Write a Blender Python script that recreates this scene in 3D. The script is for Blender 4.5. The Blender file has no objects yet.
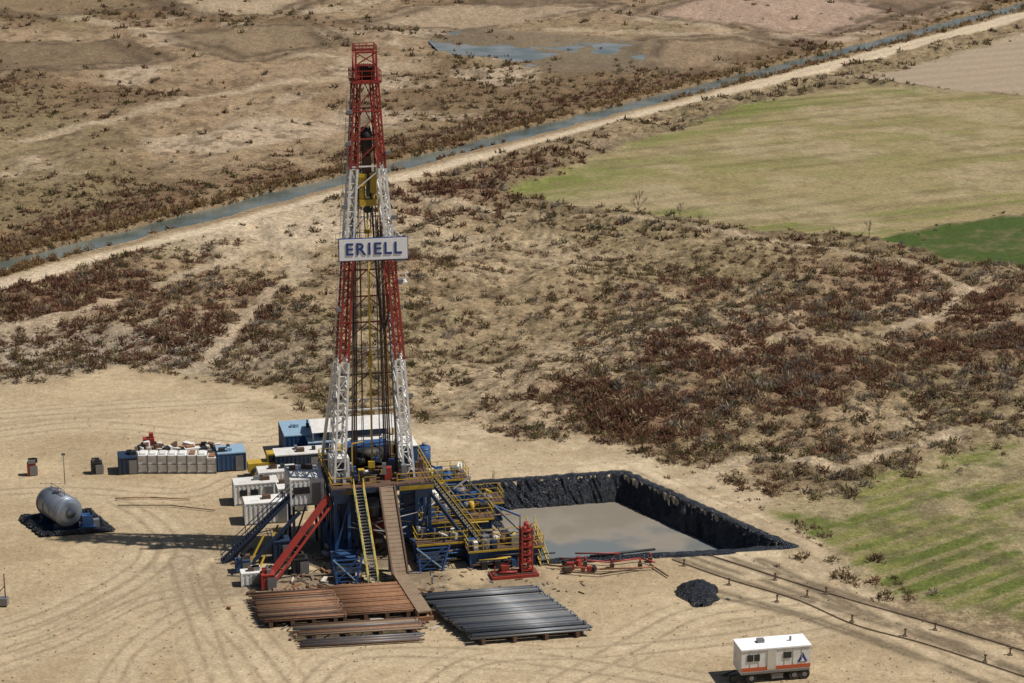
import bpy, math, random
import numpy as np
from mathutils import Vector, Matrix
random.seed(7); rng=np.random.default_rng(11)
scene=bpy.context.scene
# ---------------------------------------------------------------- camera (metres)
F=2050.0; PITCH=math.radians(15.5); CH=74.5
cp,sp=math.cos(PITCH),math.sin(PITCH)
def S(u,v,z=0.0):
    """ground survey: bearing read off the photograph -> real position (m) on the level z"""
    dx=(u-512)/F; dy=(341.5-v)/F
    t=(z-CH)/(-sp+dy*cp)
    return (dx*t,(cp+dy*sp)*t)
cam_d=bpy.data.cameras.new("Camera"); cam=bpy.data.objects.new("Camera",cam_d)
scene.collection.objects.link(cam); cam.location=(0,0,CH)
cam.rotation_euler=(math.pi/2-PITCH,0,0)
cam_d.sensor_width=36; cam_d.lens=36*F/1024; cam_d.clip_start=1; cam_d.clip_end=20000
scene.camera=cam
# ---------------------------------------------------------------- light
EL=math.radians(57); AZ=math.radians(6)
sd=Vector((math.cos(EL)*math.cos(AZ),-math.cos(EL)*math.sin(AZ),math.sin(EL)))
sl=bpy.data.lights.new("sun",'SUN'); sl.energy=4.75; sl.angle=math.radians(0.5); sl.color=(1,0.95,0.87)
so=bpy.data.objects.new("sun",sl); scene.collection.objects.link(so)
so.rotation_euler=sd.to_track_quat('Z','Y').to_euler(); so.location=(100,-20,200)
w=bpy.data.worlds.new("World"); scene.world=w; w.use_nodes=True
nt=w.node_tree; nt.nodes.clear()
o=nt.nodes.new('ShaderNodeOutputWorld'); bg=nt.nodes.new('ShaderNodeBackground'); sk=nt.nodes.new('ShaderNodeTexSky')
sk.sky_type='NISHITA'; sk.sun_disc=False; sk.sun_elevation=EL; sk.sun_rotation=math.pi/2+AZ
bg.inputs[1].default_value=0.05
nt.links.new(sk.outputs[0],bg.inputs[0]); nt.links.new(bg.outputs[0],o.inputs[0])
scene.view_settings.view_transform='Standard'; scene.view_settings.look='None'; scene.view_settings.exposure=0

# ---------------------------------------------------------------- materials
def mat_paint(name,col,rough=0.6,metal=0.0,dirt=0.35,dirtcol=(0.25,0.17,0.10),scale=1.3,bump=0.0,bd=.15):
    m=bpy.data.materials.new(name); m.use_nodes=True; n=m.node_tree; b=n.nodes['Principled BSDF']
    tc=n.nodes.new('ShaderNodeTexCoord')
    no=n.nodes.new('ShaderNodeTexNoise'); no.inputs['Scale'].default_value=scale; no.inputs['Detail'].default_value=6; no.inputs['Roughness'].default_value=0.7
    n.links.new(tc.outputs['Object'],no.inputs['Vector'])
    r=n.nodes.new('ShaderNodeValToRGB'); r.color_ramp.elements[0].position=0.45; r.color_ramp.elements[1].position=0.75
    r.color_ramp.elements[0].color=(0,0,0,1); r.color_ramp.elements[1].color=(dirt,dirt,dirt,1)
    n.links.new(no.outputs[0],r.inputs[0])
    mx=n.nodes.new('ShaderNodeMixRGB'); mx.inputs[1].default_value=(*col,1); mx.inputs[2].default_value=(*dirtcol,1)
    n.links.new(r.outputs[0],mx.inputs[0])
    no2=n.nodes.new('ShaderNodeTexNoise'); no2.inputs['Scale'].default_value=scale*6; no2.inputs['Detail'].default_value=3
    n.links.new(tc.outputs['Object'],no2.inputs['Vector'])
    mr=n.nodes.new('ShaderNodeMapRange'); mr.inputs[3].default_value=0.75; mr.inputs[4].default_value=1.2
    n.links.new(no2.outputs[0],mr.inputs[0])
    m2=n.nodes.new('ShaderNodeMixRGB'); m2.blend_type='MULTIPLY'; m2.inputs[0].default_value=1
    n.links.new(mx.outputs[0],m2.inputs[1]); n.links.new(mr.outputs[0],m2.inputs[2])
    n.links.new(m2.outputs[0],b.inputs['Base Color'])
    b.inputs['Roughness'].default_value=rough; b.inputs['Metallic'].default_value=metal
    if bump:
        bp=n.nodes.new('ShaderNodeBump'); bp.inputs['Strength'].default_value=bump; bp.inputs['Distance'].default_value=bd
        n.links.new(no.outputs[0],bp.inputs['Height']); n.links.new(bp.outputs[0],b.inputs['Normal'])
    return m
WHITE=mat_paint('white_paint',(0.76,0.75,0.72),0.5,dirt=0.45)
CREAM=mat_paint('cream_paint',(0.60,0.56,0.48),0.6)
RED=mat_paint('red_paint',(0.31,0.035,0.025),0.5,dirt=0.5,dirtcol=(0.10,0.04,0.03))
BLUE=mat_paint('blue_paint',(0.022,0.075,0.20),0.5,dirt=0.45,dirtcol=(0.07,0.07,0.07))
DBLUE=mat_paint('dark_blue_paint',(0.012,0.030,0.070),0.55,dirt=0.4,dirtcol=(0.05,0.04,0.035))
LBLUE=mat_paint('light_blue_roof',(0.25,0.38,0.50),0.5)
SBLUE=mat_paint('sign_blue',(0.02,0.045,0.20),0.5,dirt=0.1)
SWHITE=mat_paint('sign_white',(0.88,0.88,0.89),0.5,dirt=0.12)
YEL=mat_paint('yellow_paint',(0.50,0.33,0.03),0.5,dirt=0.5,dirtcol=(0.15,0.10,0.04))
ORG=mat_paint('orange_paint',(0.50,0.10,0.03),0.5)
GREEN=mat_paint('green_paint',(0.20,0.33,0.14),0.6)
BLK=mat_paint('black_steel',(0.018,0.018,0.02),0.6,dirt=0.3,dirtcol=(0.07,0.055,0.04))
TYRE=mat_paint('tyre_rubber',(0.02,0.02,0.02),0.9,dirt=0.5,dirtcol=(0.15,0.12,0.08))
GREY=mat_paint('grey_steel',(0.20,0.205,0.21),0.45,0.3)
SILV=mat_paint('silver_tank',(0.22,0.26,0.32),0.38,0.4,dirt=0.4)
RUST=mat_paint('rusty_steel',(0.23,0.105,0.048),0.8,dirt=0.7,dirtcol=(0.34,0.21,0.12),scale=2.0)
RUST2=mat_paint('dark_rust',(0.09,0.048,0.03),0.8,dirt=0.6,dirtcol=(0.18,0.1,0.06),scale=2)
DUSTY=mat_paint('dusty_line_pipe',(0.16,0.12,0.08),0.9)
PIPE=mat_paint('casing_steel',(0.13,0.145,0.165),0.42,0.25,dirt=0.6,dirtcol=(0.20,0.17,0.14),scale=0.9)
PIPE2=mat_paint('casing_steel_dark',(0.06,0.065,0.075),0.45,0.25,dirt=0.6,dirtcol=(0.14,0.12,0.10),scale=0.9)
WOOD=mat_paint('ramp_planks',(0.24,0.17,0.11),0.8,dirt=0.6,dirtcol=(0.14,0.08,0.05))
GLASS=mat_paint('dark_glass',(0.02,0.025,0.03),0.15,dirt=0.1)
TARP=mat_paint('black_tarp',(0.010,0.014,0.024),0.22,dirt=0.10,dirtcol=(0.2,0.16,0.11),scale=1.3,bump=1.0,bd=.6)
TARPW=mat_paint('pale_canvas',(0.62,0.61,0.58),0.8,dirt=0.5)

# ---------------------------------------------------------------- mesh builder
class B:
    def __init__(s): s.v=[];s.f=[];s.m=[];s.sm=[];s.mats=[]
    def add(s,vs,fs,mat,sm=False):
        if mat not in s.mats: s.mats.append(mat)
        k=s.mats.index(mat); n=len(s.v); s.v+= [tuple(q) for q in vs]
        for i,f in enumerate(fs):
            s.f.append([a+n for a in f]); s.m.append(k); s.sm.append(sm[i] if isinstance(sm,list) else sm)
    def box(s,c,d,mat,rz=0,rx=0,ry=0):
        M=Matrix.Rotation(rz,3,'Z')@Matrix.Rotation(ry,3,'Y')@Matrix.Rotation(rx,3,'X'); c=Vector(c)
        vs=[c+M@Vector((x*d[0]/2,y*d[1]/2,z*d[2]/2)) for x in(-1,1) for y in(-1,1) for z in(-1,1)]
        s.add(vs,[(0,1,3,2),(4,6,7,5),(0,4,5,1),(2,3,7,6),(0,2,6,4),(1,5,7,3)],mat)
    def beam(s,p,q,w,mat,h=None):
        p=Vector(p);q=Vector(q);h=h or w; d=q-p
        if d.length<1e-5:return
        d.normalize(); up=Vector((0,0,1)) if abs(d.z)<0.95 else Vector((0,1,0))
        a=d.cross(up).normalized(); b=a.cross(d)
        vs=[e+a*(i*w/2)+b*(j*h/2) for e in(p,q) for i,j in((-1,-1),(1,-1),(1,1),(-1,1))]
        s.add(vs,[(0,1,2,3),(7,6,5,4),(0,4,5,1),(1,5,6,2),(2,6,7,3),(3,7,4,0)],mat)
    def cyl(s,p,q,r,mat,n=10,r2=None,caps=True):
        p=Vector(p);q=Vector(q);r2=r if r2 is None else r2; d=(q-p).normalized()
        up=Vector((0,0,1)) if abs(d.z)<0.95 else Vector((0,1,0)); a=d.cross(up).normalized(); b=a.cross(d)
        vs=[]
        for e,rr in((p,r),(q,r2)):
            for i in range(n):
                t=2*math.pi*i/n; vs.append(e+a*(rr*math.cos(t))+b*(rr*math.sin(t)))
        fs=[(i,(i+1)%n,n+(i+1)%n,n+i) for i in range(n)]; sm=[True]*n
        if caps: fs+=[tuple(range(n))[::-1],tuple(range(n,2*n))]; sm+=[False,False]
        s.add(vs,fs,mat,sm)
    def dome(s,c,d,r,mat,k=0.5,n=14):
        c=Vector(c);d=Vector(d).normalized(); prev=(c,r)
        for j in range(1,5):
            t=j/4*math.pi/2; e=c+d*(r*k*math.sin(t)); s.cyl(prev[0],e,prev[1],mat,n,max(r*math.cos(t),0.01),caps=(j==4)); prev=(e,r*math.cos(t))
    def rail(s,pts,mat,h=1.1,close=False,sp_=1.5,t=0.05):
        P=[Vector(p) for p in pts]
        if close:P.append(P[0])
        for a,b in zip(P[:-1],P[1:]):
            for k in(0.5,1.0): s.beam(a+Vector((0,0,h*k)),b+Vector((0,0,h*k)),t,mat)
            n=max(1,round((b-a).length/sp_))
            for i in range(n+1):
                q=a.lerp(b,i/n); s.beam(q,q+Vector((0,0,h)),t,mat)
    def stair(s,p,q,wd,mat,mt,rmat,rt=0.06):
        p=Vector(p);q=Vector(q);d=q-p; hd=Vector((d.x,d.y,0)).normalized(); a=Vector((-hd.y,hd.x,0))*wd/2
        for k in(-1,1):
            s.beam(p+a*k,q+a*k,0.10,mat,0.26)
            for hh in(0.55,1.05): s.beam(p+a*k+Vector((0,0,hh)),q+a*k+Vector((0,0,hh)),rt,rmat)
            n=max(2,int(d.length/1.6))
            for i in range(n+1):
                e=p.lerp(q,i/n)+a*k; s.beam(e,e+Vector((0,0,1.05)),rt,rmat)
        n=int(abs(d.z)/0.24)
        for i in range(n):
            e=p.lerp(q,(i+0.5)/n); s.box(e,(0.26,wd,0.04),mt,rz=math.atan2(hd.y,hd.x))
    def obj(s,name,loc=(0,0,0),rz=0,parent=None):
        me=bpy.data.meshes.new(name); me.from_pydata(s.v,[],s.f)
        for m in s.mats: me.materials.append(m)
        me.polygons.foreach_set('material_index',s.m); me.polygons.foreach_set('use_smooth',s.sm); me.update()
        ob=bpy.data.objects.new(name,me); scene.collection.objects.link(ob)
        ob.location=loc if len(loc)==3 else (loc[0],loc[1],0); ob.rotation_euler=(0,0,rz)
        if parent: ob.parent=parent
        return ob
def empty(name,loc,rz=0):
    e=bpy.data.objects.new(name,None); scene.collection.objects.link(e); e.location=loc if len(loc)==3 else (*loc,0); e.rotation_euler=(0,0,rz); e.empty_display_size=1; return e

# ---------------------------------------------------------------- numpy noise
def _h(ix,iy,s):
    n=(ix*374761393+iy*668265263+s*144269504)&0xffffffff
    n=((n^(n>>13))*1274126177)&0xffffffff
    return ((n^(n>>16))&0xffff)/65535.0
def vn(x,y,s):
    fx=np.floor(x);fy=np.floor(y); ix=fx.astype(np.int64);iy=fy.astype(np.int64); a=x-fx;b=y-fy
    a=a*a*(3-2*a);b=b*b*(3-2*b)
    return (_h(ix,iy,s)*(1-a)+_h(ix+1,iy,s)*a)*(1-b)+(_h(ix,iy+1,s)*(1-a)+_h(ix+1,iy+1,s)*a)*b
def fbm(x,y,sc,o=4,s=0,g=0.55):
    t=0;A=1;N=0;x=x/sc;y=y/sc
    for i in range(o):
        t=t+A*vn(x*0.86+y*0.5+i*17.3,-x*0.5+y*0.86+i*9.1,s+i*31);N+=A;A*=g;x=x*2.03;y=y*2.03
    return t/N
def ss(a,b,x): 
    t=np.clip((x-a)/(b-a),0,1); return t*t*(3-2*t)
def seg(x,y,P,closed):
    d=np.full(x.shape,1e9); n=len(P)
    for i in range(n if closed else n-1):
        ax,ay=P[i];bx,by=P[(i+1)%n];ex,ey=bx-ax,by-ay
        t=np.clip(((x-ax)*ex+(y-ay)*ey)/(ex*ex+ey*ey+1e-9),0,1)
        d=np.minimum(d,(x-ax-t*ex)**2+(y-ay-t*ey)**2)
    return np.sqrt(d)
def sdp(x,y,P):
    d=seg(x,y,P,True); ins=np.zeros(x.shape,bool); n=len(P)
    for i in range(n):
        ax,ay=P[i];bx,by=P[(i+1)%n]
        if ay==by: continue
        c=((ay>y)!=(by>y))&(x<(bx-ax)*(y-ay)/(by-ay)+ax); ins^=c
    return np.where(ins,-d,d)
def W(L): return [S(*p) for p in L]
def smoothline(P,k=6):
    out=[];P=[np.array(p) for p in P]
    for i in range(len(P)-1):
        p0=P[max(i-1,0)];p1=P[i];p2=P[i+1];p3=P[min(i+2,len(P)-1)]
        for j in range(k):
            t=j/k; out.append(tuple(.5*((2*p1)+(-p0+p2)*t+(2*p0-5*p1+4*p2-p3)*t*t+(-p0+3*p1-3*p2+p3)*t**3)))
    out.append(tuple(P[-1])); return out
def mix(c,k,m): return c*(1-m[:,None])+np.array(k)[None,:]*m[:,None]

PAD=W([(-500,372),(0,380),(60,374),(130,362),(215,378),(300,400),(330,412),(430,425),(520,437),(600,440),(660,456),(735,488),(800,528),(845,580),(900,610),(1024,655),(1200,700),(1200,950),(-500,950)])
FIELD1=W([(500,196),(590,160),(700,118),(775,98),(862,84),(1024,96),(1300,110),(1300,185),(1024,214),(960,222),(885,240),(760,232),(640,214),(560,206)])
TANF=W([(852,80),(930,60),(1024,36),(1300,-20),(1300,106),(1024,92),(940,90)])
DKGR=W([(880,241),(1024,216),(1200,190),(1200,290),(1024,264),(950,256)])
FIELD2=W([(775,512),(900,470),(1024,438),(1300,380),(1300,720),(1024,622),(940,606),(890,592),(850,552)])
TOPF=[(W([(640,14),(720,-10),(800,-14),(900,10),(830,36),(760,30)]),(0.33,0.235,0.175)),(W([(350,22),(420,8),(560,-5),(620,8),(470,30)]),(0.30,0.225,0.15)),
 (W([(810,-14),(960,-14),(1000,-2),(910,12)]),(0.18,0.125,0.085)),(W([(770,34),(840,38),(960,0),(985,2),(860,44),(800,44)]),(0.37,0.28,0.20)),(W([(450,-8),(640,-12),(600,6),(480,4)]),(0.15,0.105,0.068)),
 (W([(150,-6),(330,-8),(280,14),(190,14)]),(0.33,0.25,0.165)),(W([(-20,44),(110,40),(160,60),(60,72),(-20,70)]),(0.16,0.115,0.07)),
 (W([(650,40),(740,36),(800,50),(700,72),(640,66)]),(0.23,0.165,0.105)),(W([(160,34),(300,22),(340,44),(240,60)]),(0.20,0.145,0.088)),(W([(-40,-8),(130,-8),(170,8),(40,16),(-40,10)]),(0.19,0.135,0.08))]
MARSH=W([(425,38),(470,28),(560,34),(650,42),(640,72),(560,74),(500,60),(440,52)])
c0=np.array(S(100,240)); c1=np.array(S(1024,4)); cd=(c1-c0)/np.linalg.norm(c1-c0)
cn=np.array([cd[1],-cd[0]])   # towards camera-right side
ROADS=[(W([(-260,332),(-100,307),(0,284),(100,253),(200,227),(280,204),(400,175),(500,148),(600,121),(700,97),(800,73),(900,48),(1024,15),(1200,-24)]),3.2)]
TRACKS=[(W([(262,205),(280,240),(300,268),(262,308),(222,345),(190,372)]),1.3),
 (W([(395,180),(420,200),(520,215),(640,222),(760,240),(880,258),(960,285),(940,312),(880,330)]),1.1),
 (W([(960,285),(1024,300),(1200,330)]),1.0),(W([(-60,2),(0,6),(60,14),(140,30),(260,50),(340,58)]),2.4),
 (W([(380,26),(460,10),(520,-6)]),2.6),(W([(560,30),(700,34),(840,42)]),2.2),(W([(620,10),(700,26),(760,44)]),2.0),(W([(700,480),(760,455),(840,470),(900,450),(1000,420)]),1.1),
 (W([(0,332),(60,322),(120,300),(200,270),(280,235)]),1.0),(W([(820,236),(890,224),(950,218),(1024,210)]),1.0),(W([(0,140),(120,120),(240,90),(340,80)]),1.6)]
TRACKS=[(smoothline(a),k) for a,k in TRACKS]
TYRES=[W(q) for q in ([(-40,655),(40,632),(100,604),(150,572),(168,545),(150,520),(115,500)],[(-40,640),(30,622),(90,596),(140,566),(152,545)],[(-40,672),(60,640),(150,598),(230,590)],
 [(200,575),(215,610),(250,650),(290,700)],[(180,560),(200,620),(215,660),(230,700)],[(-40,495),(60,490),(180,496),(230,480)],
 [(-40,440),(80,425),(180,432),(260,440),(300,430)],[(-40,420),(100,408),(240,400)],[(560,683),(640,640),(700,612),(800,600)],
 [(420,700),(480,660),(600,652),(720,640),(840,620)],[(300,700),(340,660),(420,652),(560,662),(720,690)],
 [(100,700),(130,650),(190,610),(236,600)],[(640,470),(700,500),(800,545),(830,560),(900,625),(1024,680)])]
TYRES=[smoothline(q,5) for q in TYRES]
PIT=[S(466,486),S(620,475),S(783,547),S(536,561)]
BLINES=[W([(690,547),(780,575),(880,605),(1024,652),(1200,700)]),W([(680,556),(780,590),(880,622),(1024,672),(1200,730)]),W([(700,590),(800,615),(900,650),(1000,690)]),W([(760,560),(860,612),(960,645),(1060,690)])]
CL=[(640,420,8,1.0),(600,405,6,.8),(700,365,8,1),(760,350,9,1),(830,372,8,.9),(800,395,7,.9),(560,400,5,.7),(90,300,18,.9),(200,325,12,.9),(40,290,14,.9),(250,300,9,.7),
 (450,190,16,1),(500,180,12,.9),(990,310,13,1),(940,340,8,.8),(880,280,13,.8),(830,310,9,.7),(720,400,7,.8),(1010,345,10,.8),(420,270,8,.5),(705,285,5,.9),(640,300,5,.6),(560,300,5,.5),(820,440,6,.5),(760,490,4,.3),(560,165,14,.7),(160,350,8,.6)]
CLW=[(*S(a,b),r,k) for a,b,r,k in CL]

def ground(x,y):
    n=x.shape[0]
    f1=fbm(x,y,14,5,1); f2=fbm(x,y,3,4,2); f4=fbm(x,y,1.0,3,4)
    wob=(f1-.5)*9+(f2-.5)*3
    dp=sdp(x,y,PAD); mp=1-ss(-2.5,2.5,dp+wob*.9)
    s=(x-c0[0])*cn[0]+(y-c0[1])*cn[1]          # signed distance from canal, + = rig side
    far=1-ss(-8,0,s)
    A=np.ones(n)
    C=np.tile(np.array([0.255,0.188,0.110]),(n,1))
    C=mix(C,(0.180,0.140,0.074),ss(.40,.60,f1)*.8)
    C=mix(C,(0.35,0.268,0.175),ss(.54,.68,fbm(x,y,22,4,9))*.8)
    C=mix(C,(0.135,0.096,0.057),ss(.48,.66,f2)*.6)
    C=mix(C,(0.34,0.27,0.165),ss(.52,.70,f4)*.5)
    C=mix(C,(0.12,0.085,0.05),(1-ss(.30,.46,f4))*.5)
    st=fbm(x*0.55,y*.55+x*.2,30,5,12); st2=fbm(x,y*.6,90,4,14)
    D=np.tile(np.array([0.275,0.197,0.122]),(n,1))
    D=mix(D,(0.145,0.093,0.052),ss(.44,.62,st)*.88)
    D=mix(D,(0.19,0.148,0.078),ss(.45,.62,st2)*.7)
    D=mix(D,(0.39,0.305,0.215),ss(.60,.72,fbm(x,y*.7,26,4,19))*.75)
    D=mix(D,(0.11,0.075,0.045),ss(.50,.68,f2)*.6)
    C=C*(1-far[:,None])+D*far[:,None]
    cl=np.zeros(n)
    for a,b,r,k in CLW: cl=np.maximum(cl,k*np.exp(-((x-a)**2+((y-b)*.75)**2)/(2*(r*.7)**2)))
    C=mix(C,(0.175,0.103,0.065),np.clip(cl*ss(.35,.6,f1+f2*.3)*.8,0,1))
    a0=np.array(S(285,226)); ap=np.exp(-((x-a0[0])**2+(y-a0[1])**2)/(2*15**2))
    C=mix(C,(0.44,0.35,0.245),np.clip(ap*1.5*ss(.35,.55,f1+.06),0,1)*.85)
    a0=np.array(S(40,352)); ap2=np.exp(-(((x-a0[0])/26)**2+((y-a0[1])/9)**2)/2)
    C=mix(C,(0.29,0.238,0.18),np.clip(ap2*1.2,0,1)*.8)
    # pad
    Pc=np.tile(np.array([0.425,0.330,0.208]),(n,1))
    Pc=mix(Pc,(0.30,0.225,0.135),ss(.45,.64,fbm(x,y,12,5,21))*.75)
    Pc=mix(Pc,(0.50,0.405,0.275),ss(.5,.66,fbm(x,y,24,4,22))*.8)
    Pc=mix(Pc,(0.28,0.21,0.13),ss(.56,.75,f4)*.35)
    Pc=mix(Pc,(0.34,0.26,0.16),ss(.40,.60,fbm(x*.5,y,5,4,26))*.55)
    ty=np.zeros(n); lt=np.zeros(n)
    for i_,T in enumerate(TYRES):
        d=seg(x,y,T,False); d=d+(f1-.5)*.8; g_=ss(.34,.58,fbm(x,y,9,3,200+i_))
        ty=np.maximum(ty,np.exp(-((np.abs(d-1.0))/.26)**2)); ty=np.maximum(ty,.7*g_*np.exp(-((np.abs(d-2.7))/.24)**2)); lt=np.maximum(lt,1-ss(.8,5.5,d))
    Pc=mix(Pc,(0.50,0.405,0.275),lt*.45)
    Pc=mix(Pc,(0.22,0.162,0.10),ty*.62*ss(.2,.55,f2+.1))
    edge=np.exp(-((dp+3)/3.5)**2)*mp; Pc=mix(Pc,(0.28,0.21,0.128),edge*ss(.4,.6,f2)*.6)
    r0=(-13.0,188.0); oil=np.exp(-(((x-r0[0])/19)**2+((y-r0[1])/13)**2)**1.5)
    Pc=mix(Pc,(0.13,0.10,0.07),oil*ss(.36,.56,fbm(x,y,4,4,40))*.85)
    C=C*(1-mp[:,None])+Pc*mp[:,None]; A=A*(1-mp*.5)
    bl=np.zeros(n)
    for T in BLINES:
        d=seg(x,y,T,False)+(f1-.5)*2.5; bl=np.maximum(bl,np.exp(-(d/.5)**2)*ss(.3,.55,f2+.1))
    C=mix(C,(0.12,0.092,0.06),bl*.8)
    for T,hw_ in TRACKS:
        d=seg(x,y,T,False)+(f1-.5)*4+(f2-.5)*1.5; k=hw_*(1+0.6*ss(250,600,y))
        C=mix(C,(0.40,0.315,0.215),(1-ss(k*.4,k*1.9,d))*.65*ss(.2,.5,f2+.08))
    def fld(P,edge=1.5): return 1-ss(-edge,edge,sdp(x,y,P)+(f1-.5)*6+(f2-.5)*3)
    th=math.radians(28); q=-x*math.sin(th)+y*math.cos(th); q2=x*math.cos(th)+y*math.sin(th)
    m=fld(FIELD1,2); A=A*(1-m*.3); G=np.tile(np.array([0.270,0.215,0.110]),(n,1))
    sf=fbm(q2*.25,q*1.6,9,4,50); d1=sdp(x,y,FIELD1)
    gr=ss(.42,.62,sf*.6+fbm(x,y,40,4,51)*.4)*.42
    top=ss(525,600,y)*.8; low=(1-ss(330,372,y))*.75; lft=ss(-24,-4,d1)*.55
    gg=np.clip(gr+np.maximum(np.maximum(top,low),lft)*ss(.38,.58,sf),0,1)
    G=mix(G,(0.120,0.148,0.030),gg*.9); G=mix(G,(0.345,0.27,0.165),ss(.48,.66,fbm(x,y,14,4,52))*.6)
    G=mix(G,(0.18,0.14,0.07),ss(.50,.70,f2)*.5)
    G*= (1-.17*ss(.1,.9,np.sin(q*.8))*ss(.34,.52,fbm(x,y,25,3,55)))[:,None]
    C=C*(1-m[:,None])+G*m[:,None]
    C=mix(C,(0.10,0.075,0.045),np.exp(-((np.abs(d1)-2)/2.0)**2)*(d1>0)*.5)
    m=fld(TANF,2); C=mix(C,(0.345,0.270,0.195),m*.9); A=A*(1-m*.5)
    C=C*(1-(m*.08*(np.sin(q*.7)>0))[:,None])
    m=fld(DKGR,1); C=mix(C,(0.042,0.075,0.014),m*.93*(1-.35*ss(.5,.7,f2))); A=A*(1-m*.5)
    e0=np.array(S(800,510));e1=np.array(S(1024,440)); th=math.atan2(*(e1-e0)[::-1]); q=-x*math.sin(th)+y*math.cos(th); q2=x*math.cos(th)+y*math.sin(th)
    m=fld(FIELD2,1.6); A=A*(1-m*.15); G=np.tile(np.array([0.175,0.165,0.058]),(n,1))
    sf=fbm(q2*.35,q*2,3,4,60)
    G=mix(G,(0.088,0.110,0.024),ss(.40,.60,sf)*.85); G=mix(G,(0.32,0.25,0.15),ss(.48,.62,fbm(x,y,10,5,61))*.8)
    G=mix(G,(0.25,0.20,0.11),ss(.0,.8,np.sin(q*2.4+(f1-.5)*3))*.6*ss(.28,.5,fbm(x,y,8,3,63)+.08))
    G=mix(G,(0.10,0.085,0.045),ss(.48,.68,f2)*.5)
    C=C*(1-m[:,None])+G*m[:,None]
    for P,k in TOPF: m=fld(P,3); C=mix(C,k,m*.9); e_=np.abs(sdp(x,y,P)); C=mix(C,(0.085,0.06,0.038),np.exp(-((e_-3)/2.5)**2)*.8*ss(.35,.5,f1+.05))
    mm_=1-ss(-6,6,sdp(x,y,MARSH)+(f1-.5)*16)
    mz=(fbm(x*.6,y*.6,26,5,77)-.5)*2.6
    C=mix(C,(0.15,0.12,0.082),mm_*.7)
    for T,hw_ in ROADS:
        d=seg(x,y,T,False)+(f1-.5)*2.0; C=mix(C,(0.50,0.405,0.285),1-ss(hw_*.85,hw_*1.5,d)); 
        C=mix(C,(0.38,0.295,0.20),np.exp(-(d/.5)**2)*.5)
    ab=np.abs(s)+(fbm(x,y,7,3,33)-.5)*2.8; 
    C=mix(C,(0.21,0.145,0.08),np.exp(-((ab-5.2)/1.8)**2)*.9); C=mix(C,(0.085,0.068,0.045),(1-ss(2.7,4.2,ab))*.9)
    band=np.exp(-((s+12.5)/7)**2)*ss(.32,.52,f1+.08)*(1-ss(480,620,y)*.4)
    C=mix(C,(0.135,0.085,0.048),band*.88)
    flat=np.maximum.reduce([fld(FIELD1,4),fld(TANF,4),fld(DKGR,4),fld(FIELD2,4)]+[1-ss(2,7,seg(x,y,T,False)) for T,_ in ROADS])
    amp=ss(0,9,dp)*(1-flat)*ss(5,14,np.abs(s))
    z=amp*((fbm(x,y,16,4,70)-.5)*4.4+(fbm(x,y,3.2,3,71)-.5)*1.4+cl*.5)*(1-far*.25)
    z=z*(1-mm_)+mz*mm_
    z=z+(1-amp)*((f2-.5)*.08)*(1-mp)
    dd=sdp(x,y,PIT)
    z=z+0.30*np.exp(-((dd-2.4)/1.6)**2)*(x>-2)*(y>190)
    z=np.where(dd<0.15,-7.0,z)
    z=z-1.7*(1-ss(2.7,4.2,ab))
    den=ss(.40,.64,f1*.6+f2*.4)*.72+.10
    den=den+cl*1.1*ss(.34,.52,f2+.05)
    den=np.where(far>.5,(ss(.48,.64,st)*.55+.05),den)+band*1.6*ss(.32,.52,f2+.05)
    reed=np.exp(-((ab-5.4)/1.5)**2)*ss(.28,.46,f1*.5+f2*.5+.03)
    den=den+reed*3.0
    den=den*(1-mp)*(1-flat*(ab>8.0))*(ab>3.5)*(1-.8*ss(0.25,.7,ap))*(1-mm_*.7)
    ex=ss(8,-1,dp*-1)*(x>15)*(mp>.5)*(dd>3)*.05*(y>170); den=den+ex
    for T,hw_ in TRACKS: den=den*ss(hw_*.6,hw_*1.5,seg(x,y,T,False))
    for T,_ in ROADS: den=den*ss(2.4,3.6,seg(x,y,T,False))
    for P,_ in TOPF: den=den*(1-.9*fld(P,3))
    return np.concatenate([C,A[:,None]],1),z,den,cl,np.maximum(band,0)+10*(reed>.45),far

# ---------------------------------------------------------------- ground sheet
th=np.radians(np.concatenate([np.linspace(70,25.6,60),np.linspace(25.5,5.6,760)[:],np.linspace(5.5,0.5,70)]))
ys=np.concatenate([[-1500,-300,-80,0],CH/np.tan(th)]); nc=1000
hw=0.42*np.abs(ys)+28; hw[:4]=[1500,300,120,60]
t=np.linspace(-1,1,nc); t=t*(0.62+0.38*t*t)
X=(t[None,:]*hw[:,None]).ravel(); Y=np.repeat(ys,nc)
C,Z,_,_,_,_=ground(X,Y); nr=len(ys)
me=bpy.data.meshes.new('ground'); co=np.stack([X,Y,Z],1).astype(np.float32)
i=np.arange(nr*nc).reshape(nr,nc); fc=np.stack([i[:-1,:-1],i[:-1,1:],i[1:,1:],i[1:,:-1]],-1).reshape(-1,4)
def npmesh(me,co,fc,col,smooth=True):
    k=fc.shape[1]
    me.vertices.add(len(co)); me.vertices.foreach_set('co',co.astype(np.float32).ravel())
    me.loops.add(fc.size); me.loops.foreach_set('vertex_index',fc.astype(np.int32).ravel())
    me.polygons.add(len(fc)); me.polygons.foreach_set('loop_start',np.arange(0,fc.size,k,dtype=np.int32))
    me.polygons.foreach_set('loop_total',np.full(len(fc),k,np.int32))
    me.update(calc_edges=True)
    me.polygons.foreach_set('use_smooth',np.full(len(fc),smooth,bool))
    if col is not None:
        a=me.color_attributes.new('Col','FLOAT_COLOR','POINT')
        if col.shape[1]==3: col=np.concatenate([col,np.ones((len(col),1))],1)
        a.data.foreach_set('color',col.astype(np.float32).ravel())
npmesh(me,co,fc,C)
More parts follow.
